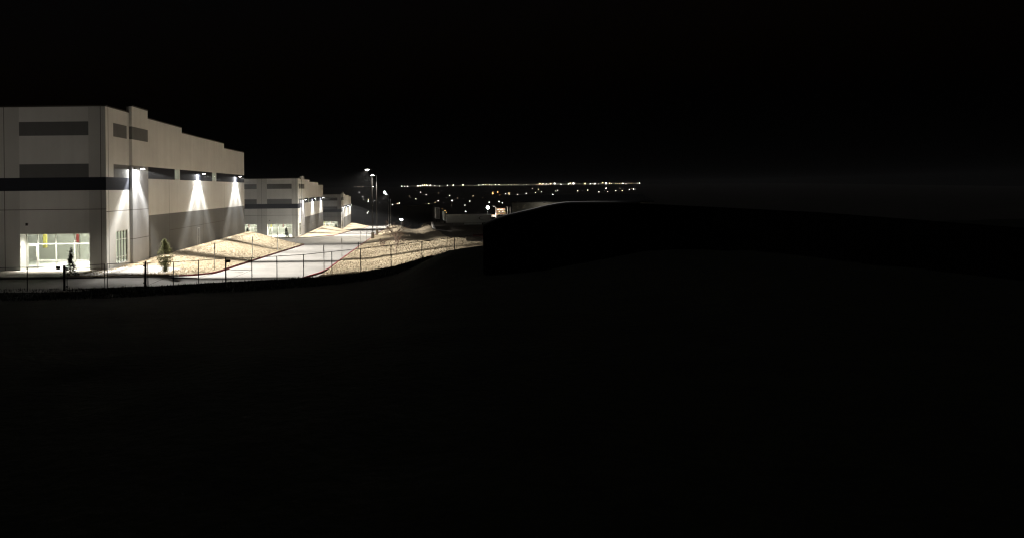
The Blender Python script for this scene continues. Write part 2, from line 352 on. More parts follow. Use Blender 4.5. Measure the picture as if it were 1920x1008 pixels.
# ------------------------------------------------------------------ warehouses
TOPF = 15.25
def wall_grid(mb, fpos, us, zs, mf):
    for i in range(len(us)-1):
        for j in range(len(zs)-1):
            k = mf((us[i]+us[i+1])/2, (zs[j]+zs[j+1])/2)
            if k: mb.face([fpos(us[i], zs[j]), fpos(us[i+1], zs[j]), fpos(us[i+1], zs[j+1]), fpos(us[i], zs[j+1])], k)
BAY, NB, XE = 9.2, 4, -42.0
OPL, OPR = -8.11, -1.61
def build_warehouse():
    root = empty('warehouse', (0, 0, 0))
    J = .03
    # front wall (y = 0)
    us = [XE, 0, -.45, -.45-2*J]; zs = [-.6, 3.37, 7.4, 8.63, 9.9, 12.56, 13.86, TOPF, 5.6, 5.6+2*J]
    for b in range(NB):
        us += [OPL-b*BAY, OPR-b*BAY, -9.5-b*BAY, -9.5-2*J-b*BAY, -5.9-b*BAY]
    us = sorted(u for u in us if u >= XE); zs = sorted(zs)
    def bay(x):
        b = int(-x//BAY); return x+b*BAY
    def mf(x, z):
        u = bay(x); ins = OPL < u < OPR
        if z < 3.37 and z > -.6 and ins: return 'cream' if z < -.0 else None
        if abs(x+.45+J) < J or abs(x+9.5+J) < J or any(abs(x+9.5+J+b*BAY) < J for b in range(NB)): return 'joint' if not 7.4 < z < 8.63 else 'navy'
        if 7.4 < z < 8.63: return 'navy'
        if 5.6 < z < 5.6+2*J: return 'joint'
        if (8.63 < z < 9.9 or 12.56 < z < 13.86) and ins: return 'grey'
        return 'cream' if ins else 'beige'
    mb = MB()
    zs2 = sorted(zs+[0.0])
    wall_grid(mb, lambda x, z: (x, 0, z), us, zs2, mf)
    # long side wall: corner section, proud pier, stepped run
    ys = sorted([0, .45, .45+2*J, 1.45, 1.8, 4.2, 4.7]); zs = sorted([-.6, .27, 3.44, 7.4, 8.63, 9.9, 12.56, 13.86, TOPF, 5.35, 5.35+2*J])
    def ms1(y, z):
        if 1.8 < y < 4.2 and .27 < z < 3.44: return None
        if 7.4 < z < 8.63: return 'navy'
        if .45 < y < .45+2*J or 5.35 < z < 5.35+2*J: return 'joint'
        if y > 1.45 and 8.63 < z < 9.9: return 'grey'
        if 1.45 < y < 4.2 and 12.56 < z < 13.86: return 'grey'
        return 'cream'
    wall_grid(mb, lambda y, z: (0, y, z), ys, zs, ms1)
    PX, PT = .30, 15.92
    zs = sorted([-1, 2.4, 2.4+2*J, 5.35, 5.35+2*J, 9.9, 12.56, 13.86, PT])
    def ms2(y, z):
        if z < 9.9: return 'joint' if (5.35 < z < 5.35+2*J or 2.4 < z < 2.4+2*J) else 'cool'
        return 'grey' if 12.56 < z < 13.86 else 'cream'
    wall_grid(mb, lambda y, z: (PX, y, z), [4.7, 8.4], zs, ms2)
    wall_grid(mb, lambda x, z: (x, 4.7, z), [0, PX], zs, ms2)
    wall_grid(mb, lambda x, z: (PX-x, 8.4, z), [0, PX], zs, ms2)
    cl = [(16.5, 18.15), (30.4, 32.3)]
    steps = [(8.4, 18.9, 15.17), (18.9, 36.2, 14.53), (36.2, LEN, 13.82)]
    for (a, b, top) in steps:
        js = [y for y in (14.7, 26.5, 36.2-.2, 43.0) if a < y < b]
        ys = sorted([a, b]+[c for w in cl for c in w if a < c < b]+[q for y in js for q in (y, y+2*J)])
        zs = sorted([-1, 2.6, 2.6+2*J, 4.62, 8.62, 9.92, top])
        def ms3(y, z, js=js):
            if 8.62 < z < 9.92:
                return None if any(p < y < q for p, q in cl) else 'navy'
            if any(q < y < q+2*J for q in js) and z < 8.6: return 'joint'
            if 2.6 < z < 2.6+2*J and 14.7 < y < 36: return 'joint'
            return 'grey' if z < 4.62 else 'cream'
        wall_grid(mb, lambda y, z: (0, y, z), ys, zs, ms3)
    # rear and far end walls
    wall_grid(mb, lambda x, z: (x, LEN, z), [XE, 0], [-4, 4.62, 13.82], lambda x, z: 'grey' if z < 4.62 else 'cream')
    wall_grid(mb, lambda y, z: (XE, y, z), [0, LEN], [-4, 4.62, 13.82], lambda x, z: 'grey' if z < 4.62 else 'cream')
    mb.build('wall', root)
    # parapets behind the outer skin, with dark coping
    pb, cp = MB(), MB()
    def par(x0, y0, x1, y1, top):
        pb.box((x0, y0, 13.0), (x1, y1, top-.02), 'cream'); cp.box((x0-.06, y0-.06, top), (x1+.06, y1+.06, top+.13), 'coping')
    par(XE+.01, .004, -.31, .3, TOPF); par(-.3, .004, -.004, 4.64, TOPF); par(-.3, 4.76, PX-.004, 8.396, PT)
    for (a, b, top) in steps: par(-.3, a+.064, -.004, b-.064, top)
    par(XE+.01, LEN-.3, -.31, LEN-.004, 13.82)
    pb.build('parapet', root); cp.build('coping', root)
    mb = MB(); mb.box((XE+.02, .31, 12.9), (-.31, LEN-.31, 13.05), 'roof'); mb.build('roof', root)
    # inside: a bright office strip behind the shopfronts
    mb = MB()
    def q(a, b, c, d, k='room'): mb.face([a, b, c, d], k)
    Yb, Zc = 8.0, 4.2
    q((XE+.1, .93, .0), (-.25, .93, 0), (-.25, Yb, 0), (XE+.1, Yb, 0)); q((XE+.1, .93, Zc), (-.25, .93, Zc), (-.25, Yb, Zc), (XE+.1, Yb, Zc))
    q((XE+.1, Yb, 0), (-.25, Yb, 0), (-.25, Yb, Zc), (XE+.1, Yb, Zc)); q((XE+.1, .93, 0), (XE+.1, Yb, 0), (XE+.1, Yb, Zc), (XE+.1, .93, Zc))
    q((-.25, 4.25, 0), (-.25, Yb, 0), (-.25, Yb, Zc), (-.25, 4.25, Zc)); q((-.25, .93, 0), (-.25, 1.75, 0), (-.25, 1.75, Zc), (-.25, .93, Zc))
    q((-.25, 1.75, 3.46), (-.25, 4.25, 3.46), (-.25, 4.25, Zc), (-.25, 1.75, Zc)); q((-.25, 1.75, 0), (-.25, 4.25, 0), (-.25, 4.25, .25), (-.25, 1.75, .25))
    for b in range(NB):     # piers between the openings, seen from inside
        xr_ = OPL-b*BAY; xl_ = max(XE+.1, OPR-(b+1)*BAY)
        if xl_ < xr_: q((xl_, .94, 0), (xr_, .94, 0), (xr_, .94, Zc), (xl_, .94, Zc))
        xa, xb = OPL-b*BAY, OPR-b*BAY
        q((xa, .94, 3.37), (xb, .94, 3.37), (xb, .94, Zc), (xa, .94, Zc))
    q((OPR, .94, 0), (-.25, .94, 0), (-.25, .94, Zc), (OPR, .94, Zc))
    mb.build('office', root)
    for b in range(3):
        for yy_ in (2.6, 5.4):
            mb = MB(); mb.box((-8-b*BAY, yy_, 4.08), (-2-b*BAY, yy_+.2, 4.15), 'tube'); mb.build('ceiling_tube', root)
    for b in range(2):
        light('AREA', 'office_light', (-5-b*BAY, 3.6, 4.05), 480, (1, .98, .88), root, (0, 0, 0), shape='RECTANGLE', size=6.5, size_y=3.0, spread=R(105))
        light('AREA', 'soffit_light', (-4.9-b*BAY, .36, 3.30), 280, (1, .95, .82), root, (0, 0, 0), shape='RECTANGLE', size=5.8, size_y=.25, spread=R(85))
    for b in range(3):
        mb = MB(); mb.box((-8.0-b*BAY, 3.3, 1.75), (-7.72-b*BAY, 3.55, 4.2), 'yellow'); mb.build('column_guard', root)
        mb = MB(); mb.tube([(-4.62-b*BAY, 3.4, 4.2), (-4.62-b*BAY, 3.4, 2.25)], .13, 'redpipe', 10); mb.build('sprinkler_pipe', root)
        mb = MB(); mb.box((-4.4-b*BAY, 7.9, .0), (-3.4-b*BAY, 7.99, 2.2), 'stoop'); mb.build('inner_door', root)
        mb = MB(); mb.box((-7.2-b*BAY, 7.7, 0), (-6.9-b*BAY, 7.99, 4.19), 'stoop'); mb.build('inner_column', root)
        mb = MB(); mb.box((-2.9-b*BAY, 5.9, 0), (-2.6-b*BAY, 6.2, 4.19), 'stoop'); mb.build('inner_column', root)
    # shopfronts
    for b in range(NB):
        o = -b*BAY; xa, xb = OPL+o, OPR+o; y = .93
        if xa < XE: continue
        mb = MB()     # reveal: jambs, soffit and floor of the recess
        mb.face([(xa, 0, 0), (xa, y, 0), (xa, y, 3.37), (xa, 0, 3.37)], 'cream'); mb.face([(xb, 0, 0), (xb, y, 0), (xb, y, 3.37), (xb, 0, 3.37)], 'cream')
        mb.face([(xa, 0, 3.37), (xb, 0, 3.37), (xb, y, 3.37), (xa, y, 3.37)], 'cream')
        mb.build('reveal', root)
        mb = MB(); w = .045; yf, yg = y-.06, y+.06
        bars = [-8.06, -6.99, -5.28, -3.51, -1.66]
        for x in bars: mb.box((x+o-w, yf, .01), (x+o+w, yg, 3.36), 'alu')
        for x0, x1 in zip(bars, bars[1:]):
            door = x0 < -8
            for z in ((2.35, 3.32, .04) if door else (2.35, .78, 3.32, .04)):
                mb.box((x0+o+w+.001, yf+.004, z-w), (x1+o-w-.001, yg-.004, z+w), 'alu')
        fr = mb.build('window', root)
        mb = MB()
        for x0, x1 in zip(bars, bars[1:]):
            for z0, z1 in (((2.4, 3.27), (.1, 2.3)) if x0 < -8 else ((2.4, 3.27), (.83, 2.3), (.09, .73))):
                mb.face([(x0+o+w, y, z0), (x1+o-w, y, z0), (x1+o-w, y, z1), (x0+o+w, y, z1)], 'glass')
        mb.build('pane', fr)
        mb = MB(); x0, x1 = -8.06+o+w+.01, -6.99+o-w-.01
        for (p0, p1) in (((x0, .05), (x0+.09, 2.28)), ((x1-.13, .05), (x1, 2.28)), ((x0+.091, 2.16), (x1-.131, 2.28)), ((x0+.091, .05), (x1-.131, .22))):
            mb.box((p0[0], y-.035, p0[1]), (p1[0], y-.005, p1[1]), 'alu')
        d = mb.build('door', root)
        mb = MB(); hx = x1-.07; mb.tube([(hx, y-.04, 1.15), (hx, y-.10, 1.12), (hx, y-.10, .88), (hx, y-.04, .85)], .018, 'galv', 6); mb.tube([(hx, y-.10, 1.0), (hx-.35, y-.06, 1.0)], .012, 'galv', 6); mb.build('handle', d)
    # corner window on the side wall
    mb = MB(); x0, x1 = -.16, -.10
    for yv in (1.84, 2.42, 3.0, 3.58, 4.16): mb.box((x0, yv-.04, .28), (x1, yv+.04, 3.43), 'joint')
    for a, b in zip((1.84, 2.42, 3.0, 3.58), (2.42, 3.0, 3.58, 4.16)):
        for z in (.32, .86, 2.56, 3.39): mb.box((x0+.003, a+.041, z-.035), (x1-.003, b-.041, z+.035), 'alu')
    fr = mb.build('window', root)
    mb = MB(); mb.face([(-.13, 1.85, .3), (-.13, 4.15, .3), (-.13, 4.15, 3.4), (-.13, 1.85, 3.4)], 'glass'); mb.build('pane', fr)
    mb = MB()
    for yv in (1.8, 4.2): mb.face([(0, yv, .27), (-.25, yv, .27), (-.25, yv, 3.44), (0, yv, 3.44)], 'cream')
    for z in (.27, 3.44): mb.face([(0, 1.8, z), (0, 4.2, z), (-.25, 4.2, z), (-.25, 1.8, z)], 'cream')
    mb.build('reveal', root)
    # clerestory windows in the dark band
    for (a, b) in cl:
        mb = MB(); m = (a+b)/2
        for yv in (a+.05, m, b-.05): mb.box((-.12, yv-.05, 8.63), (-.06, yv+.05, 9.91), 'alu')
        for z in (8.68, 9.86):
            for p, r_ in ((a+.05, m), (m, b-.05)): mb.box((-.117, p+.051, z-.05), (-.063, r_-.051, z+.05), 'alu')
        fr = mb.build('window', root)
        mb = MB(); mb.face([(-.09, a, 8.62), (-.09, b, 8.62), (-.09, b, 9.92), (-.09, a, 9.92)], 'glass'); mb.build('pane', fr)
        mb = MB()
        mb.face([(-.1, a-.3, 8.3), (-1.6, a-.3, 8.3), (-1.6, a-.3, 10.2), (-.1, a-.3, 10.2)], 'room'); mb.face([(-.1, b+.3, 8.3), (-1.6, b+.3, 8.3), (-1.6, b+.3, 10.2), (-.1, b+.3, 10.2)], 'room')
        mb.face([(-1.6, a-.3, 8.3), (-1.6, b+.3, 8.3), (-1.6, b+.3, 10.2), (-1.6, a-.3, 10.2)], 'room'); mb.face([(-.1, a-.3, 10.2), (-.1, b+.3, 10.2), (-1.6, b+.3, 10.2), (-1.6, a-.3, 10.2)], 'room')
        mb.face([(-.1, a-.3, 8.3), (-.1, b+.3, 8.3), (-1.6, b+.3, 8.3), (-1.6, a-.3, 8.3)], 'room')
        mb.build('light_shaft', root)
        light('AREA', 'shaft_light', (-.9, m, 10.1), 9, (1, .97, .86), root, (0, 0, 0), shape='RECTANGLE', size=.8, size_y=1.2)
    # small emergency door with a stoop lamp box on the long side, and a call box by the shopfront
    mb = MB(); mb.box((.003, 24.0, .0), (.03, 24.12, 2.3), 'cool'); mb.box((.003, 24.85, 0), (.03, 24.97, 2.3), 'cool'); mb.box((.003, 24.121, 2.2), (.03, 24.849, 2.3), 'cool'); mb.box((.003, 24.121, 0), (.022, 24.849, 2.199), 'grey')
    d = mb.build('side_door', root)
    mb = MB(); mb.box((.031, 24.2, 1.0), (.09, 24.3, 1.06), 'galv'); mb.build('handle', d)
    mb = MB(); mb.box((-7.55, -.08, 4.15), (-7.35, -.003, 4.4), 'coping'); mb.build('junction_box', root)
    # lamps on the rear wall, lighting the yard and the next front
    return root
WH = build_warehouse()
houses = [WH, copy_tree(WH), copy_tree(WH)]
for h_ in (houses[0], houses[2]):      # only bays with lit shopfronts in view keep their lamps
    for c_ in list(h_.children):
        if c_.type == 'LIGHT' and (c_.location.x < -9.5 or (h_ is houses[2] and c_.name.startswith('shaft'))): bpy.data.objects.remove(c_)
labs = ['nearest and largest cream warehouse with stepped parapet and lit glass shopfront',
        'middle cream warehouse partly hidden behind the nearest one, lit shopfronts beside dark shrubs',
        'farthest and smallest cream warehouse at the far end of the lit street']
for o, l, y, z in zip(houses, labs, Y0S, PADS):
    o.location = (XW, y, z); tag(o, l, 'warehouse', 'cream warehouses stepping down the street')
# ------------------------------------------------------------------ lamp distributions (photometric webs built from nodes)
def web(l, expr):
    l.use_nodes = True; nt = l.node_tree
    em = [n for n in nt.nodes if n.type == 'EMISSION'][0]
    tc = nt.nodes.new('ShaderNodeTexCoord'); sx = nt.nodes.new('ShaderNodeSeparateXYZ'); nt.links.new(tc.outputs['Normal'], sx.inputs[0])
    def mth(op, a, b=None, c=None):
        n = nt.nodes.new('ShaderNodeMath'); n.operation = op
        for i, q in enumerate((a, b, c)):
            if q is None: continue
            if isinstance(q, (int, float)): n.inputs[i].default_value = q
            else: nt.links.new(q, n.inputs[i])
        return n.outputs[0]
    def ss(x, a, b):
        n = nt.nodes.new('ShaderNodeMapRange'); n.interpolation_type = 'SMOOTHSTEP'; nt.links.new(x, n.inputs[0])
        n.inputs[1].default_value = a; n.inputs[2].default_value = b; return n.outputs[0]
    nt.links.new(expr(sx.outputs[0], sx.outputs[1], sx.outputs[2], mth, ss), em.inputs['Strength'])
W_GAIN, F_GAIN = .11, 1.36
def wallpack_web(x, y, z, mth, ss):
    dn = mth('MAXIMUM', mth('MULTIPLY', z, -1), .001)
    s = mth('ABSOLUTE', mth('DIVIDE', y, dn))
    f = mth('MAXIMUM', mth('DIVIDE', x, dn), 0)
    # forward batwing, cut off sideways by the optics
    side = mth('ADD', mth('SUBTRACT', 1, ss(s, .69, .88)), mth('MULTIPLY', mth('MULTIPLY', mth('SUBTRACT', 1, ss(s, 1.25, 1.78)), mth('ADD', mth('MULTIPLY', ss(s, .90, 1.15), .26), .03)), 1))
    fwd = mth('POWER', mth('ADD', 1, mth('MULTIPLY', f, f)), .88)
    far = mth('SUBTRACT', 1, ss(f, 2.5, 4.5))
    Fp = mth('MULTIPLY', mth('MULTIPLY', mth('MULTIPLY', side, fwd), far), mth('MULTIPLY', ss(x, -.02, .12), F_GAIN))
    # back light on the wall: two streaks and a core
    ins = mth('SUBTRACT', 1, ss(s, .66, 1.0))
    def gauss(c, w):
        d = mth('DIVIDE', mth('SUBTRACT', s, c), w); return mth('EXPONENT', mth('MULTIPLY', mth('MULTIPLY', d, d), -1))
    prof = mth('ADD', mth('ADD', mth('MULTIPLY', ins, .24), mth('MULTIPLY', gauss(.62, .17), .72)), mth('MULTIPLY', gauss(0, .22), .34))
    back = mth('MAXIMUM', mth('MULTIPLY', x, -1), .02)
    g = mth('DIVIDE', dn, back)
    boost = mth('POWER', mth('ADD', 1, mth('MULTIPLY', g, g)), .42)
    hot = mth('EXPONENT', mth('MULTIPLY', mth('ADD', mth('MULTIPLY', y, y), mth('MULTIPLY', z, z)), -3.2))
    prof = mth('ADD', prof, mth('MULTIPLY', hot, 1.6))
    Wp = mth('MULTIPLY', mth('MULTIPLY', prof, mth('MINIMUM', boost, 40)), mth('MULTIPLY', mth('SUBTRACT', 1, ss(x, -.03, .06)), W_GAIN))
    return mth('MULTIPLY', mth('ADD', Fp, Wp), ss(z, .0, -.05) if False else mth('LESS_THAN', z, 0))
WP_POWER = 16500
wl = bpy.data.lights.new('wall_lamp_light', 'POINT'); wl.energy = WP_POWER; wl.color = (1, .985, .935); wl.shadow_soft_size = .08; web(wl, wallpack_web)
def wall_lamp():
    r = empty('wall_lamp', (0, 0, 0))
    mb = MB(); mb.box((.003, -.09, -.10), (.05, .09, .14), 'coping'); mb.box((.051, -.035, .03), (.62, .035, .09), 'coping'); mb.build('bracket', r, bevel=.008)
    mb = MB(); mb.box((.60, -.24, .0), (1.08, .24, .10), 'coping')
    mb.build('housing', r, bevel=.02)
    mb = MB(); mb.box((.70, -.17, -.03), (1.0, .17, -.003), 'lens'); mb.build('lens', r)
    o = bpy.data.objects.new('wall_lamp_light', wl); COL.objects.link(o); o.location = (.84, 0, -.10); o.parent = r
    return r
proto = wall_lamp(); first = True
who = ['nearest', 'middle', 'farthest']
pos = [('at the front corner pier of', 5.15, .30), ('halfway along the long side of', 24.4, 0.), ('at the rear end of the long side of', 42.1, 0.)]
for k in range(3):
    for txt, y, px in pos:
        o = proto if first else copy_tree(proto); first = False
        o.location = (XW+px, Y0S[k]+y, PADS[k]+9.56)
        tag(o, 'lit wall lamp %s the %s warehouse' % (txt, who[k]), 'wall lamp', 'wall lamps on the warehouses')
# yard floods on the rear walls, out of sight: lamps that light the next front
for k in (0, 1):
    for x in (-11,):
        mb = MB(); mb.box((x-.25, LEN+.003, 9.4), (x+.25, LEN+.35, 9.62), 'coping'); b = mb.build('yard_lamp', houses[k])
        light('SPOT', 'yard_light', (x, LEN+.5, 9.3), 3000, (1, .95, .84), b, (R(78), 0, 0), spot_size=R(150), spot_blend=.6, shadow_soft_size=.15)
# ------------------------------------------------------------------ street lamps
def street_lamp(x, y, zb, zh, label, arm=1.35, tilt=0, glare_globe=False):
    r = empty('street_lamp', (x, y, zb)); H = zh-zb
    mb = MB(); mb.tube([(0, 0, -.4), (0, 0, 1.3)], .37, 'base', 16); mb.build('base', r)
    mb = MB(); mb.tube([(0, 0, 1.302), (0, 0, 1.36)], .19, 'bronze', 12); mb.tube([(0, 0, 1.361), (0, 0, H+.15)], [.095, .06], 'bronze', 12); mb.build('pole', r, smooth=True)
    mb = MB(); mb.box((-arm+.45, -.03, H-.02), (-.075, .03, H+.06), 'bronze'); mb.build('arm', r)
    mb = MB(); mb.box((-arm-.35, -.2, H-.03), (-arm+.449, .2, H+.07), 'bronze'); mb.build('housing', r, bevel=.02)
    mb = MB(); mb.box((-arm-.32, -.18, H-.11), (-arm+.42, .18, H-.034), 'lens')
    if glare_globe: mb = MB(); mb.ball((-arm+.05, 0, H-.40), .37, 'lens')  # oversized glowing globe, its shape standing in for glare round the far head
    mb.build('lens', r)
    light('SPOT', 'street_light', (-arm, 0, H-.22), SL_POWER, (1, .96, .86), r, (0, R(25), 0), spot_size=R(124), spot_blend=.8, shadow_soft_size=.12)
    return tag(r, label, 'street lamp', 'street lamps right of the street')
SL_POWER = 22000
for (u, Y, hu, hv, lab) in ((699, 128, 688, 318, 'nearest and tallest looking street lamp, on a round concrete base beside the street'),
                      (707, 150, 698, 328.7, 'second street lamp, standing just behind the nearest one'),
                      (729, 266, 721, 359, 'third street lamp with the brightest head, far down the street'),
                      (733, 282, 724, 364, 'dimmer fourth street lamp just behind the bright far one')):
    X = (u-PU-1)*Y/F
    h = P(hu, hv, Y)
    street_lamp(X, Y, (right_bank(X, Y) if X > XR+.2 else zr(Y)), h.z, lab, arm=X-h.x, glare_globe=(u == 729))
# car-park lamp left of the picture that lights the near front
r = empty('car_park_lamp', (-40, 27, 1.2)); mb = MB(); mb.tube([(0, 0, -.6), (0, 0, 9.5)], .1, 'bronze', 10); mb.box((-.2, .0, 9.4), (.2, .8, 9.52), 'bronze'); mb.build('pole', r)
mb = MB(); mb.box((-.17, .05, 9.3), (.17, .75, 9.397), 'lens'); mb.build('lens', r)
light('SPOT', 'car_park_light', (0, .5, 9.2), 2500, (1, .90, .77), r, (R(97), 0, 0), spot_size=R(64), spot_blend=.6, shadow_soft_size=.2)
tag(r, 'tall car park lamp standing left of the nearest warehouse front', 'car park lamp')
# ------------------------------------------------------------------ sign posts along the kerbs
def sign_post():
    r = empty('sign_post', (0, 0, 0))
    mb = MB(); mb.box((-.03, -.03, -.3), (.03, .03, 2.65), 'galv'); mb.build('post', r)
    mb = MB(); mb.box((.031, -.15, 2.08), (.036, .15, 2.63), 'coping'); mb.build('sign_plate', r, bevel=.002)
    return r
sp = sign_post(); first = True
LX, RXX = -18.95, -7.4
spots = [(LX, 58.4, 'first'), (LX, 72.9, 'second'), (LX, 87.4, 'third'), (LX, 101.8, 'fourth')]
for x, y, w in spots:
    o = sp if first else copy_tree(sp); first = False
    o.location = (x, y, island(0, x, y)); tag(o, 'thin metal sign post, %s from the gate along the kerb below the gravel bed' % w, 'sign post', 'sign posts along the street')
for x, y, w in [(RXX, 53.6, 'first'), (RXX, 69, 'second'), (RXX, 98, 'third'), (RXX, 113, 'fourth')]:
    o = copy_tree(sp); o.location = (x, y, right_bank(x, y)); o.rotation_euler.z = math.pi
    tag(o, 'thin metal sign post, %s from the fence along the right hand kerb' % w, 'sign post', 'sign posts along the street')
for (u, v, w, Y) in ((678, 420, 'left', 340), (681.5, 420, 'right', 335), (570, 446, 'near the cross drive', 147)):
    p = P(u, v, Y); o = copy_tree(sp); o.location = (p.x, p.y, zr(Y) if u > 600 else drive(p.x, Y))
    tag(o, 'thin sign post of the far pair at the street end, %s one' % w if u > 600 else 'pale sign post in front of the middle warehouse by the cross drive', 'sign post', 'sign posts along the street')
# short marker beside the right kerb
p = P(671.6, 471, 92); mb = MB(); mb.tube([(0, 0, -.2), (0, 0, .95)], .07, 'black', 8); mb.tube([(0, 0, .951), (0, 0, 1.0)], [.09, .05], 'black', 8)
tag(mb.build('bollard', loc=(-7.3, 92, right_bank(-7.3, 92))), 'short dark bollard beside the right hand kerb', 'bollard')
# ------------------------------------------------------------------ near fence, gate and fence signs
FY = 43.4
def fence_run(posts, label, braced=()):
    r = empty('chain_fence', (0, 0, 0)); tops = []
    first = P(*posts[0][:2], FY); r.location = (first.x, FY, first.z-1.8); o = r.location
    for (u, vt, thick) in posts:
        t = P(u, vt, FY); tops.append(t-o); g = min(hill(t.x, FY), t.z-1.7)
        mb = MB(); q = t-o; mb.tube([(q.x, q.y, g-o.z-.3), (q.x, q.y, q.z+(.06 if thick else .02))], .055 if thick else .034, 'black', 8); mb.build('post', r)
    mb = MB()
    for a, b in zip(tops, tops[1:]): mb.tube([a, b], .024, 'black', 6)
    mb.build('rail', r)
    for i in braced:
        mb = MB(); a, b = tops[i], tops[i+1]; d = Vector((0, 0, -.88)); mb.tube([a+d, b+d], .02, 'black', 6); mb.tube([a+Vector((0, 0, -1.65)), b+Vector((0, 0, -.9))], .008, 'black', 5); mb.build('brace', r)
    return tag(r, label, 'fence')
fence_run([(-60, 502.5, 0), (-4, 501.8, 0), (51, 501, 0), (119, 498.6, 0)], 'short black pipe fence left of the gate in front of the lit shopfront')
fence_run([(277, 492.5, 0), (325, 491, 0), (372, 488.6, 0), (423, 484.2, 1), (472, 483, 0), (519, 480.3, 0), (569, 477.5, 0), (622, 472, 0), (676, 466, 0), (733, 459.5, 0), (791, 453, 0), (852, 445, 0), (915, 438, 0)],
          'long black pipe fence rising along the hill brow right of the gate', braced=(0, 3))
def gate():
    a, b = P(121, 496.5, FY), P(273, 490.5, FY); r = empty('double_gate', (a.x, FY, a.z-1.95)); o = r.location
    def loc(u, v): return P(u, v, FY)-o
    for (u, vt, vb, rad) in ((121, 497, 545, .07), (273, 489.5, 540, .07)):
        mb = MB(); mb.tube([loc(u, vb)+Vector((0, 0, -.3)), loc(u, vt)], rad, 'black', 10); mb.build('post', r)
    for (u0, u1, t0, t1) in ((125.5, 196, 498.6, 495.2), (201, 270, 494.9, 491.8)):
        mb = MB(); tl, tr = loc(u0, t0), loc(u1, t1); dz = Vector((0, 0, -1))
        for h in (0, .90, 1.76):
            mb.tube([tl+dz*h, tr+dz*h], .024, 'black', 6)
        for q in (tl, tr): mb.tube([q+Vector((0, 0, .03)), q+dz*1.79], .028, 'black', 6)
        l = mb.build('gate_leaf', r)
        mb = MB(); q = tl if u0 < 150 else tr
        for h in (.25, 1.5): mb.box((q.x-.07, -.03, q.z-h-.05), (q.x+.07, .03, q.z-h+.05), 'black')
        mb.build('hinge', l)
    return tag(r, 'black double leaf pipe gate between two thick posts before the drive', 'gate')
gate()
for (u, v, lab) in ((109.5, 502.3, 'small dark sign hanging on the fence left of the gate'), (428.5, 489.3, 'small dark square sign hanging beside the thick fence post')):
    p = P(u, v, FY); mb = MB(); mb.box((-.15, -.045, -.11), (.15, -.03, .11), 'black'); mb.box((-.12, -.03, .06), (-.09, .03, .10), 'black'); mb.box((.09, -.03, .06), (.12, .03, .10), 'black')
    tag(mb.build('fence_sign', loc=p), lab, 'sign', 'signs on the fence')
# ------------------------------------------------------------------ dark board fence on the right with a pale cap
top = [(908, 423), (925, 414), (950, 405.5), (975, 399.5), (1000, 394), (1020, 388.8), (1040, 384.6), (1055, 382.2), (1070, 381.2), (1100, 381), (1150, 380.6), (1199, 380.4)]
BY = 27.0
r = empty('board_fence', P(908, 480, BY)); o = r.location.copy()
tp = [P(u, v, BY-(u-908)*.004)-o for u, v in top]
last = tp[-1]; tp += [last+Vector((.6, -3, -.02)), last+Vector((1.5, -9, -.05)), last+Vector((3, -18, -.3))]
mb = MB(); acc = 0
for a, b in zip(tp, tp[1:]):
    d = b-a; L = math.hypot(d.x, d.y); n = max(1, round(L/.15)); nrm = Vector((d.y, -d.x, 0)).normalized()
    for i in range(n):
        p, q = a+d*(i/n), a+d*((i+1.02)/n); off = nrm*(.02 if i % 2 else 0)
        zb = -2.6
        c = [p+off, q+off, q+off-nrm*.02, p+off-nrm*.02]
        lo = [Vector((w.x, w.y, zb)) for w in c]; hi = [Vector((w.x, w.y, w.z-.03)) for w in c]
        for j in range(4): mb.face([lo[j], lo[(j+1) % 4], hi[(j+1) % 4], hi[j]], 'boards')
        mb.face(hi, 'boards')
mb.build('board_panel', r)
mb = MB(); mb.tube([p+Vector((0, 0, .01)) for p in tp[:len(top)]], .07, 'cap', 14)
mb.build('cap_rail', r, smooth=True)
for i in (0, 3, 6, 9, 11):
    p = tp[i]; mb = MB(); mb.box((p.x-.05, p.y+.03, -2.6), (p.x+.05, p.y+.13, p.z-.04), 'boards'); mb.build('post', r)
tag(r, 'tall dark board fence climbing the hill at right with a thin pale cap rail', 'fence')
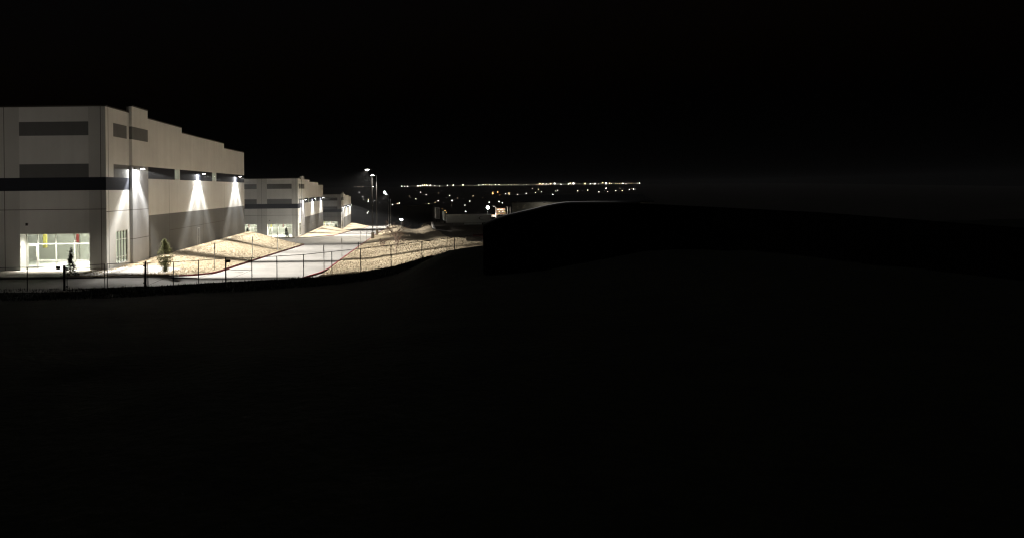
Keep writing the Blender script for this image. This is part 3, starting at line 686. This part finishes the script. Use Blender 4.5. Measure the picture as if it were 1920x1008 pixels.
# ------------------------------------------------------------------ plants
def leafy(name, loc, h, w, nleaf, lk, label, cat, spires=1, group=None, trunkfrac=.2, lsize=.07, shape=None, seed=1, lean=0, vol=.6):
    rnd = random.Random(seed); r = empty(name, loc)
    mb = MB(); mb.tube([(0, 0, -.15), (.02, 0, h*.4), (.04+lean*.5, 0, h*.75), (.03+lean, .02, h*.97)], [.035, .025, .014, .005], 'bark', 6)
    tips = []
    for i in range(60):
        z = h*rnd.uniform(trunkfrac, .95); t = rnd.uniform(0, 6.28); k = (shape or (lambda q: math.sin(math.pi*min(1, max(.06, q))**.8)))((z/h-trunkfrac)/(1-trunkfrac)); L = w*.5*k*rnd.uniform(.6, 1.1)
        bx = lean*max(0, (z/h-.4))*1.5
        e = (math.cos(t)*L+bx, math.sin(t)*L, z+rnd.uniform(.1, .35)*h*.25); mb.tube([(.02+bx, 0, z), e], [.012, .004], 'bark', 5); tips.append(((.02+bx, 0, z), e))
    mb.build('trunk', r)
    mb = MB()
    for _ in range(nleaf):
        a, b = rnd.choice(tips); t = rnd.uniform(.25, 1.1); c = Vector(a).lerp(Vector(b), t)+Vector((rnd.gauss(0, .05), rnd.gauss(0, .05), rnd.gauss(0, .06)))*w
        if rnd.random() < vol:
            for _t in range(8):
                q = rnd.uniform(0, 1); kk = (shape or (lambda q: math.sin(math.pi*min(1, max(.06, q))**.8)))(q); an = rnd.uniform(0, 6.28); rr = w*.5*kk*math.sqrt(rnd.random())
                c = Vector((rr*math.cos(an)+lean*max(0, q-.3)*1.5, rr*math.sin(an), h*(trunkfrac+(1-trunkfrac)*q)))
                if mnoise.noise(c*(2.6/w)+Vector((seed, 0, 0))) > -.12: break
        s_ = lsize*rnd.uniform(.6, 1.3); d = Vector((rnd.gauss(0, 1), rnd.gauss(0, 1), rnd.gauss(.3, .7))).normalized(); n = d.cross(Vector((rnd.gauss(0, 1), rnd.gauss(0, 1), rnd.gauss(0, 1)))).normalized()
        mb.face([c, c+d*s_*.5+n*s_*.28, c+d*s_, c+d*s_*.5-n*s_*.28], lk)
    mb.build('crown', r)
    return tag(r, label, cat, group)
p = P(309, 508, 52.5); z0 = island(0, p.x, 52.5)
leafy('young_tree', (p.x, 52.5, z0), 3.15, 1.35, 3800, 'leaf', 'young green leafy tree standing in the gravel bed by the near drive', 'tree', lsize=.11, trunkfrac=.10, seed=3)
p = P(131, 515, 51.0); z0 = island(0, p.x, 51)
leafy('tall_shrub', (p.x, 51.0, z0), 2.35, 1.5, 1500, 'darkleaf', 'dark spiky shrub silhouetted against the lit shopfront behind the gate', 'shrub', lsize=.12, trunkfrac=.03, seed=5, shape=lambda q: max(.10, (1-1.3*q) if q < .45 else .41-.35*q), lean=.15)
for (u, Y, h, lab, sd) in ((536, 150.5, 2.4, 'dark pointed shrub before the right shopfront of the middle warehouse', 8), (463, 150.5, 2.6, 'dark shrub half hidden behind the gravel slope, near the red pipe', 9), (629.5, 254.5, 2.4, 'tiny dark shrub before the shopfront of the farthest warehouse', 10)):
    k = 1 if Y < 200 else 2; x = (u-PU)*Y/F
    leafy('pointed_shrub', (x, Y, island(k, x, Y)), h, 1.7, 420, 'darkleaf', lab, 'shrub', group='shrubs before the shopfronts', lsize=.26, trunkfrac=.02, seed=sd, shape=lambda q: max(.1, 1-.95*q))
def bare_tree(loc, h, w, label, seed, mk='twig', n0=13):
    rnd = random.Random(seed); r = empty('bare_tree', loc); mb = MB(); tw = MB()
    mb.tube([(0, 0, -.2), (.03, 0, h*.3), (.0, .03, h*.6)], [.05, .04, .025], mk, 7)
    def br(p, d, L, rad, lev):
        q = p+d*L*.5+Vector((rnd.gauss(0, .05), rnd.gauss(0, .05), 0))*L; e = q+(d+Vector((rnd.gauss(0, .2), rnd.gauss(0, .2), .15))).normalized()*L*.5
        (mb if lev == 0 else tw).tube([p, q, e], [rad, rad*.75, rad*.45], mk, 5)
        if lev < 3:
            for _ in range(4):
                t = rnd.uniform(.3, 1); s_ = p.lerp(e, t); nd = (d+Vector((rnd.gauss(0, .55), rnd.gauss(0, .55), rnd.gauss(.1, .4)))).normalized(); br(s_, nd, L*rnd.uniform(.4, .65), rad*.62, lev+1)
    for i in range(n0):
        t = i*2.4+rnd.uniform(-.4, .4); z = h*rnd.uniform(.12, .6); d = Vector((math.cos(t)*.6*w/h*2, math.sin(t)*.6*w/h*2, rnd.uniform(.5, 1.0))).normalized(); br(Vector((0, 0, z)), d, h*rnd.uniform(.25, .42), .03, 0)
    mb.build('trunk', r); tw.build('twigs', r)
    return tag(r, label, 'tree')
x = (741-PU)*72/F
bare_tree((x, 72, right_bank(x, 72)), 4.0, 2.6, 'leafless young tree on the gravel bank between fence and street lamps', 4)
x = (718-PU)*88/F
bare_tree((x, 88, right_bank(x, 88)), 1.5, 2.6, 'low dry leafless bush on the bank beside the lamp bases', 6)
# ------------------------------------------------------------------ freight yard beyond the bank
Yt = 204
a, b = P(837, 418, Yt), P(922, 418, Yt); zt = right_bank((a.x+b.x)/2, Yt)
r = empty('semi_trailer', ((a.x+b.x)/2, Yt, zt)); L = (b.x-a.x); zb = a.z-zt; zt2 = P(837, 402.6, Yt).z-zt
mb = MB(); mb.box((-L/2, 0, zb), (L/2, 2.6, zt2), 'white'); mb.build('body', r, bevel=.05)
mb = MB(); mb.box((-L/2-.02, -.025, zb-.12), (L/2+.02, 2.62, zb-.002), 'galv'); mb.build('side_rail', r)
mb = MB(); mb.box((-L/2+6.2, .1, zb-.75), (-L/2+12.4, .14, zb-.125), 'white'); mb.build('skirt', r)
for x in (-L/2+12.9, -L/2+14.2):
    for y in (.05, 2.1):
        w = MB(); w.tube([(x, y, .5), (x, y+.45, .5)], .5, 'tyre', 20); w = w.build('wheel', r); q = MB(); q.tube([(x, y-.02, .5), (x, y-.001, .5)], .26, 'galv', 14); q.build('rim', w)
for x in (-L/2+2.6,):
    for y in (.4, 2.1):
        mb = MB(); mb.box((x-.08, y-.08, .05), (x+.08, y+.08, zb-.13), 'galv'); mb.box((x-.16, y-.16, 0), (x+.16, y+.16, .049), 'galv'); mb.build('landing_leg', r)
mb = MB()   # oval swoosh emblem
cx, cz = L/2-3.2, (zb+zt2)/2+.1
for i in range(20):
    t0, t1 = R(60+i*13), R(60+(i+1)*13); ro, ri = 1.35, 1.35-.28*math.sin(math.pi*(i+.5)/20)
    mb.face([(cx+ro*math.cos(t0), -.003, cz+.42*ro*math.sin(t0)), (cx+ro*math.cos(t1), -.003, cz+.42*ro*math.sin(t1)), (cx+ri*math.cos(t1), -.003, cz+.42*ri*math.sin(t1)), (cx+ri*math.cos(t0), -.003, cz+.42*ri*math.sin(t0))], 'tyre')
mb.build('emblem', r)
tag(r, 'long white semi trailer with a dark oval emblem, parked in the yard', 'trailer')
# two narrow upright trailers seen end on
for (u0, u1, v0, v1, Y, lab) in ((817.5, 824.5, 390, 411, 232, 'grey box trailer seen end on left of the long white trailer'), (833, 836, 398, 414, 215, 'narrow pale container end just left of the white trailer')):
    a, b = P(u0, v1, Y), P(u1, v0, Y); zg = right_bank(a.x, Y); r = empty('box_trailer', ((a.x+b.x)/2, Y, zg)); w = b.x-a.x
    mb = MB(); mb.box((-w/2, 0, max(.5, a.z-zg)), (w/2, 9, b.z-zg), 'white'); mb.build('body', r, bevel=.04)
    mb = MB(); mb.box((-w/2+.1, -.03, max(.5, a.z-zg)+.1), (-.02, -.002, b.z-zg-.1), 'galv'); mb.box((.02, -.03, max(.5, a.z-zg)+.1), (w/2-.1, -.002, b.z-zg-.1), 'galv'); mb.build('door', r)
    for x in (-w/2+.2, w/2-.2):
        q = MB(); q.tube([(x-.12, 1.2, .45), (x+.12, 1.2, .45)], .45, 'tyre', 14); q.build('wheel', r)
    mb = MB(); mb.box((-w/2, 0, max(.5, a.z-zg)-.35), (w/2, 8.9, max(.5, a.z-zg)-.004), 'dark'); mb.build('chassis', r)
    tag(r, lab, 'trailer')
# concrete retaining wall at the end of the dirt bank
p = P(818, 437, 186); mb = MB()
zl_, zh_ = right_bank(p.x, 186)-.4, P(818, 417, 196).z
mb.v = [(p.x-.9, 185, zl_), (p.x-.4, 185, zl_), (p.x-.4, 199, zl_), (p.x-.9, 199, zl_), (p.x-.9, 185, zl_+.7), (p.x-.4, 185, zl_+.7), (p.x-.4, 199, zh_), (p.x-.9, 199, zh_)]
mb.f = [(0,3,2,1), (4,5,6,7), (0,1,5,4), (1,2,6,5), (2,3,7,6), (3,0,4,7)]; mb.mi('kerb'); mb.m = [0]*6
tag(mb.build('retaining_wall'), 'pale sloping retaining wall at the left end of the dirt bank', 'wall')
# low barrier and red barricade
a = P(875, 453, 88); b = P(905, 453, 88); z = right_bank(a.x, 88)-.05
mb = MB(); mb.v = [(0,0,0),(b.x-a.x,0,0),(b.x-a.x,.5,0),(0,.5,0),(0,.18,.62),(b.x-a.x,.18,.62),(b.x-a.x,.34,.62),(0,.34,.62)]; mb.f = [(0,3,2,1),(4,5,6,7),(0,1,5,4),(1,2,6,5),(2,3,7,6),(3,0,4,7)]; mb.mi('base'); mb.m = [0]*6
tag(mb.build('concrete_barrier', loc=(a.x, 88, z)), 'low pale concrete barrier at the edge of the gravel by the board fence', 'barrier')
r = empty('barricade', (P(888, 450, 92).x, 92, right_bank(11, 92)+.1)); w = 1.4
for x in (0, w):
    mb = MB(); mb.box((x-.04, -.04, 0), (x+.04, .04, 1.1), 'barred'); mb.box((x-.06, -.3, -.02), (x+.06, .3, -.001), 'barred'); mb.build('leg', r)
for z in (.35, .75):
    mb = MB(); mb.box((-.1, -.07, z), (w+.1, -.045, z+.22), 'barred'); mb.build('board', r)
tag(r, 'red barricade standing behind the low pale barrier', 'barricade')
# dark flat roofed block left of the trailers
a, b = P(757, 432, 330), P(811, 386, 330)
mb = MB(); mb.box((0, 0, -8), (b.x-a.x, 20, b.z-a.z), 'dark'); mb.box((-.3, -.3, b.z-a.z+.003), (b.x-a.x+.3, 20.3, b.z-a.z+.5), 'dark')
r = empty('dark_warehouse', a); o_ = mb.build('wall', r)
mb = MB()
for i in range(4): mb.box((2+i*3.6, -.06, .2), (4.6+i*3.6, -.003, 4.5), 'shedroof')
mb.build('dock_door', r); tag(r, 'unlit black flat roofed block left of the parked trailers', 'building')
# long metal shed at right
Ys = 150; a, b = P(960, 412, Ys), P(1204, 377, Ys); zr_ = P(960, 366, Ys+14).z
r = empty('metal_shed', (a.x, Ys, 0)); W = b.x-a.x; ze = P(960, 377.5, Ys).z; zg = -5.5; r.rotation_euler.z = R(-11)
mb = MB(); mb.face([(0,0,zg),(W,0,zg),(W,0,ze),(0,0,ze)], 'shed'); mb.face([(0,28,zg),(W,28,zg),(W,28,ze),(0,28,ze)], 'shed')
for x in (0, W): mb.face([(x,0,zg),(x,28,zg),(x,28,ze),(x,14,zr_-.05),(x,0,ze)], 'shed')
n = int(W/.6)
for i in range(n): mb.box((i*.6+.1, -.03, zg), (i*.6+.16, -.002, ze-.05), 'shed')
mb.build('wall', r)
mb = MB()
for s_ in (0, 1):
    y0, y1 = (-.5, 14) if s_ == 0 else (28.5, 14)
    mb.face([(-.8,y0,ze-.1),(W+.8,y0,ze-.1),(W+.8,y1,zr_),(-.8,y1,zr_)], 'shedroof'); mb.face([(-.8,y0,ze-.35),(W+.8,y0,ze-.35),(W+.8,y0,ze-.1),(-.8,y0,ze-.1)], 'shedroof')
mb.build('roof', r)
mb = MB(); mb.box((19.8, -.5, 3.3), (20.4, -.032, 3.55), 'coping'); l_ = mb.build('wall_lamp', r); light('POINT', 'shed_fill_light', (20.1, -2.2, 3.3), 260, (1, .93, .8), l_, shadow_soft_size=.2)  # unseen lamp box and light added to brighten the shed front
mb = MB(); mb.box((7.8, -.5, 3.3), (8.4, -.032, 3.55), 'coping'); l_ = mb.build('wall_lamp', r); light('POINT', 'shed_fill_light', (8.1, -2.6, 2.2), 120, (1, .93, .8), l_, shadow_soft_size=.2)  # second added lamp, lifting the dim left part of the shed wall
tag(r, 'long low metal shed with black pitched roof behind the board fence', 'shed')
# lit open store with shelves
Yk = 236; r = empty('open_store', P(930, 410, Yk)); o = r.location; z0 = P(930, 410, Yk).z-3
def lk(u, v): return P(u, v, Yk)-o
mb = MB(); q0, q1 = lk(929, 388), lk(957, 388); mb.box((q0.x-.3, -1, q0.z), (q1.x+.3, 5, q0.z+.25), 'shedroof'); mb.build('roof', r)
for u in (929.5, 951.5, 956.5):
    mb = MB(); t = lk(u, 388); mb.box((t.x-.12, -.1, -3), (t.x+.12, .1, t.z-.003), 'white'); mb.build('post', r)
for (u0, u1, v) in ((930.5, 948, 394.2), (930.5, 947, 398.4), (930.5, 950, 402.8), (921.5, 934, 406)):
    mb = MB(); p0, p1 = lk(u0, v), lk(u1, v); mb.box((p0.x, .3, p0.z), (p1.x, 1.6, p0.z+.12), 'white'); mb.build('shelf', r)
    mb = MB(); mb.box((p0.x+.1, .5, p0.z+.5), (p1.x-.1, .56, p0.z+.62), 'warmpanel'); mb.build('strip_lamp', r)
rnd = random.Random(2)
mb = MB()
for v in (394.2, 398.4, 402.8):
    x = lk(931, v).x; e = lk(946, v).x
    while x < e:
        w = rnd.uniform(.25, .7); mb.box((x, .5, lk(931, v).z+.122), (x+w*.8, 1.2, lk(931, v).z+.125+rnd.uniform(.15, .45)), rnd.choice(['dirt', 'white', 'redpipe', 'yellow'])); x += w
mb.build('stock', r)
light('POINT', 'store_light', lk(940, 390)+Vector((0, -.6, 0)), 380, (1, .84, .66), r, shadow_soft_size=.3)
light('POINT', 'store_light', lk(926, 403)+Vector((0, -.3, 0)), 420, (1, .88, .70), r, shadow_soft_size=.3)
tag(r, 'small open store with warm lit shelves at the corner of the metal shed', 'store')
# yard mast lamp: bright round light, and a pair on a short mast
def mast(u, v, Y, zg, heads, label, power, rad):
    h = P(u, v, Y); r = empty('yard_lamp', (h.x, Y, zg)); H = h.z-zg
    mb = MB(); mb.tube([(0, .2, -.3), (0, .2, H+.1)], [.12, .07], 'galv', 10); mb.build('pole', r)
    for x in heads:
        mb = MB()
        mb.ball((x, 0, H), rad, 'lens', sq=(1, .6, 1)); mb.build('lens', r)
        mb = MB(); mb.tube([(x, rad*.6+.005, H), (x, rad*.6+.2, H)], [rad*.62, rad*.4], 'galv', 12); mb.build('housing', r)
    light('SPOT', 'yard_light', (0, -.4, H), power, (1, .97, .90), r, (R(-52), 0, R(-30)), spot_size=R(140), spot_blend=.5, shadow_soft_size=.2)
    return tag(r, label, 'yard lamp')
mast(914.4, 389.5, 250, -5.5, (0,), 'very bright round yard lamp above the right end of the white trailer', 1500, .62)
mast(752.3, 412, 262, -10.2, (-.38, .38), 'twin headed short mast lamp at the end of the gravel bank', 30, .26)
# ------------------------------------------------------------------ the town in the valley
def depth(b): return interp(b, [(-8,4000),(2,2500),(10,1600),(20,900),(40,460),(50,420)])
def level_b(u, v): return (u-PU)*sr+(v-PV)*cr
town = [(673.6,361,.6,'w'),(680,369,.9,'w'),(681.6,374.3,.5,'w'),(691,374,.7,'a'),(690.5,377.8,1.2,'w'),(702.7,377,.5,'w'),(732,374.6,.5,'w'),(735.9,383.7,.9,'w'),(744.8,382.5,.7,'a'),(748.6,381,1.1,'w'),(689,399.5,1.1,'w'),(691.3,396.8,.5,'w'),
 (789,360.8,.9,'w'),(799,365.4,.8,'w'),(779.7,373,.7,'w'),(842.9,367,.9,'w'),(847.5,376.5,1.2,'w'),(821.7,376.7,1.0,'w'),(815.9,379.4,.6,'a'),(803.8,382,1.0,'a'),(807,383.3,.5,'a'),(809.8,386.5,1.6,'w'),(798.4,382.9,.5,'a'),(871.7,384.9,.7,'w'),(873.3,396.8,1.1,'w'),(834.4,395.2,.9,'o'),(836.8,398.7,.7,'o'),(829,392,.4,'o'),
 (923.7,363.2,1.7,'o'),(924.2,360.8,1.0,'o'),(933.2,360.5,1.4,'o'),(948,363.7,.9,'w'),(954.3,362.5,1.1,'a'),(955,364.8,.6,'a'),(970.5,365,.8,'w'),(986.7,362.9,1.0,'w'),(998.3,354.1,.7,'a'),(1009.8,355.2,.7,'a'),(1004,361.6,.8,'w'),(1015.4,359.7,.8,'w'),(887,367.6,.6,'a'),(881,377.5,.8,'w'),(872,385,.6,'w'),(917.3,379.8,1.0,'w'),(935.9,378.3,1.1,'w'),(941.9,380.6,1.1,'w'),(937,366,.5,'o'),
 (1036.7,365,.9,'w'),(1045.9,357,.8,'w'),(1042,358.6,.5,'w'),(1082.9,358,.8,'w'),(1102,357,.9,'w'),(1122.9,360,.8,'w'),(1136.3,353.3,1.1,'w'),(1139.5,359.7,.6,'w'),(1134,358.4,.4,'w'),(1154.6,358,.7,'w'),(1162.5,352.9,.6,'a'),(1166.5,358,.8,'a'),(1180,355.7,.7,'w'),(1188,355,.9,'w'),(1185,354.2,.4,'a'),(822,362,.3,'a'),(858,372,.35,'a'),(905,371,.3,'o'),(768,368,.35,'a'),(960,370,.3,'o')]
strip = [(699.5,350.5,1.0,'w'),(753.5,349.5,.8,'w'),(759,349.8,.7,'w'),(764.3,349.8,.8,'w'),(783,348.8,.7,'w'),(785.2,348.5,1.0,'a'),(788.4,349,.8,'w'),(792.4,348,1.0,'w'),(796,347.6,1.0,'a'),(799.5,347.4,1.2,'a'),(801,348.4,.8,'w'),(806.7,346.6,.9,'w'),(806.7,348.6,.8,'w'),(815.4,348.4,.6,'w'),(824,349,.6,'w'),(839,348,.9,'w'),(850,347.6,1.0,'w'),(868,347.3,1.1,'w'),(868.5,346.4,.7,'a'),(898,347.2,.7,'w'),(905.3,347,.8,'w'),(911,346.8,.8,'a'),(918,346.6,.7,'w'),(929,346.6,.8,'w'),(935.7,346.4,.7,'w'),
 (1012,344.6,1.3,'a'),(1018,345,.9,'w'),(1024,345.4,.7,'w'),(1032.4,344.8,1.4,'a'),(1040,344.4,1.6,'w'),(1052,346,1.0,'w'),(1066,345,1.1,'w'),(1069,344,1.2,'a'),(1075.2,344.3,2.0,'w'),(1097,344.6,1.2,'a'),(1107,344.9,.9,'w'),(1115.7,345,1.2,'w'),(1130,343,1.2,'a'),(1136.3,344.3,1.8,'w'),(1143,344.1,1.0,'a'),(1168,344.2,1.0,'w'),(1173.5,345.3,.6,'w'),(1199,343.9,1.0,'w')]
protos = {}
KM = {'w': 'town_white', 'a': 'town_warm', 'o': 'town_orange'}; KL = {'w': 'white', 'a': 'amber tinted', 'o': 'orange'}
def distant(u, v, s, k, hz):
    b = level_b(u, v); Y = depth(b); p = P(u, v, Y); rad = s*(.78 if hz else .58)*Y/F
    if k not in protos:
        mb = MB(); bm = bmesh.new(); bmesh.ops.create_icosphere(bm, subdivisions=1, radius=1)
        for f in bm.faces: mb.face([vv.co for vv in f.verts], KM[k])
        bm.free(); mb.tube([(0, .3, -6), (0, .3, -.5)], .12, 'dark', 5)
        o = mb.build('distant_lamp'); protos[k] = o
    else:
        o = protos[k].copy(); COL.objects.link(o)
    o.location = p; o.scale = (rad, rad, rad)
    if hz: tag(o, 'tiny %s lamp in the bright row along the horizon' % KL[k], 'lamp', 'lamps along the horizon, %s' % KL[k])
    else: tag(o, 'tiny %s lamp scattered in the dark valley below the horizon' % KL[k], 'lamp', 'lamps scattered in the valley, %s' % KL[k])
for t in town: distant(*t, False)
for t in strip: distant(*t, True)
mb = MB(); rnd = random.Random(11)
def hv(u): return 350.4-(u-690)*.0128
def dens(u): return interp(u, [(755,.25),(775,.4),(800,.6),(840,.5),(890,.9),(960,1),(1200,1)])
for _ in range(560):
    u = rnd.uniform(760, 1199.5)
    if rnd.random() > dens(u): continue
    v = hv(u)+rnd.gauss(0, .35)+(abs(rnd.gauss(0, .8)) if rnd.random() < .12 else 0); p = P(u, v, 3900)
    mb.blob(p, rnd.uniform(.4, 1.05), rnd.choice(['town_dim', 'town_dim', 'town_warm', 'town_dim', 'town_white']) if rnd.random() < .6 else 'town_dim')
for _ in range(30): mb.blob(P(rnd.uniform(664, 684), 350.6+rnd.gauss(0, .2), 3900), .8, 'town_dim')
tag(mb.build('city_lights'), 'dense glittering string of far city lights along the horizon', 'city lights', kind='stuff')
# ------------------------------------------------------------------ thin night haze
HAZE = .00012
if HAZE:
    mb = MB(); mb.mats = ['dark']; x, y0, y1, z0, z1 = 2650, -320, 4650, -45, 55
    mb.box((-x, y0, z0), (x, y1, z1), 'dark'); o = mb.build('haze'); o['kind'] = 'stuff'; o['label'] = 'thin night haze glowing under the street lamps'; o['category'] = 'haze'
    m = bpy.data.materials.new('haze'); m.use_nodes = True; nt = m.node_tree; nt.nodes.remove(nt.nodes['Principled BSDF'])
    pv = nt.nodes.new('ShaderNodeVolumePrincipled'); pv.inputs['Color'].default_value = (.9, .9, .92, 1); pv.inputs['Density'].default_value = HAZE; pv.inputs['Anisotropy'].default_value = .15
    nt.links.new(pv.outputs[0], nt.nodes['Material Output'].inputs['Volume']); o.data.materials.clear(); o.data.materials.append(m)
# ------------------------------------------------------------------ night sky
w = bpy.data.worlds.new('World'); S.world = w; w.use_nodes = True; nt = w.node_tree
bg = nt.nodes['Background']; sky = nt.nodes.new('ShaderNodeTexSky'); sky.sky_type = 'NISHITA'; sky.sun_disc = False
sky.sun_elevation = R(-4); sky.sun_rotation = R(200)
nt.links.new(sky.outputs['Color'], bg.inputs['Color']); bg.inputs['Strength'].default_value = .07
mo = bpy.data.lights.new('rim_fill_sun', 'SUN'); mo.energy = .08; mo.angle = R(.5); mo.color = (1, .97, .92)  # unseen source added from behind to brighten the fence cap rail and dark land
mo = bpy.data.objects.new('rim_fill_sun', mo); COL.objects.link(mo); mo.rotation_euler = (Vector((0, -.42, -.90))).to_track_quat('-Z', 'Y').to_euler()
# ------------------------------------------------------------------ render look
S.view_settings.view_transform = 'Standard'; S.view_settings.look = 'None'; S.view_settings.exposure = 0; S.view_settings.gamma = 1
S.render.engine = 'CYCLES'
c = S.cycles; c.use_denoising = True; c.use_light_tree = True; c.filter_width = 1.25; c.max_bounces = 6; c.diffuse_bounces = 5; c.transparent_max_bounces = 8; c.sample_clamp_indirect = 8; c.caustics_reflective = False; c.caustics_refractive = False
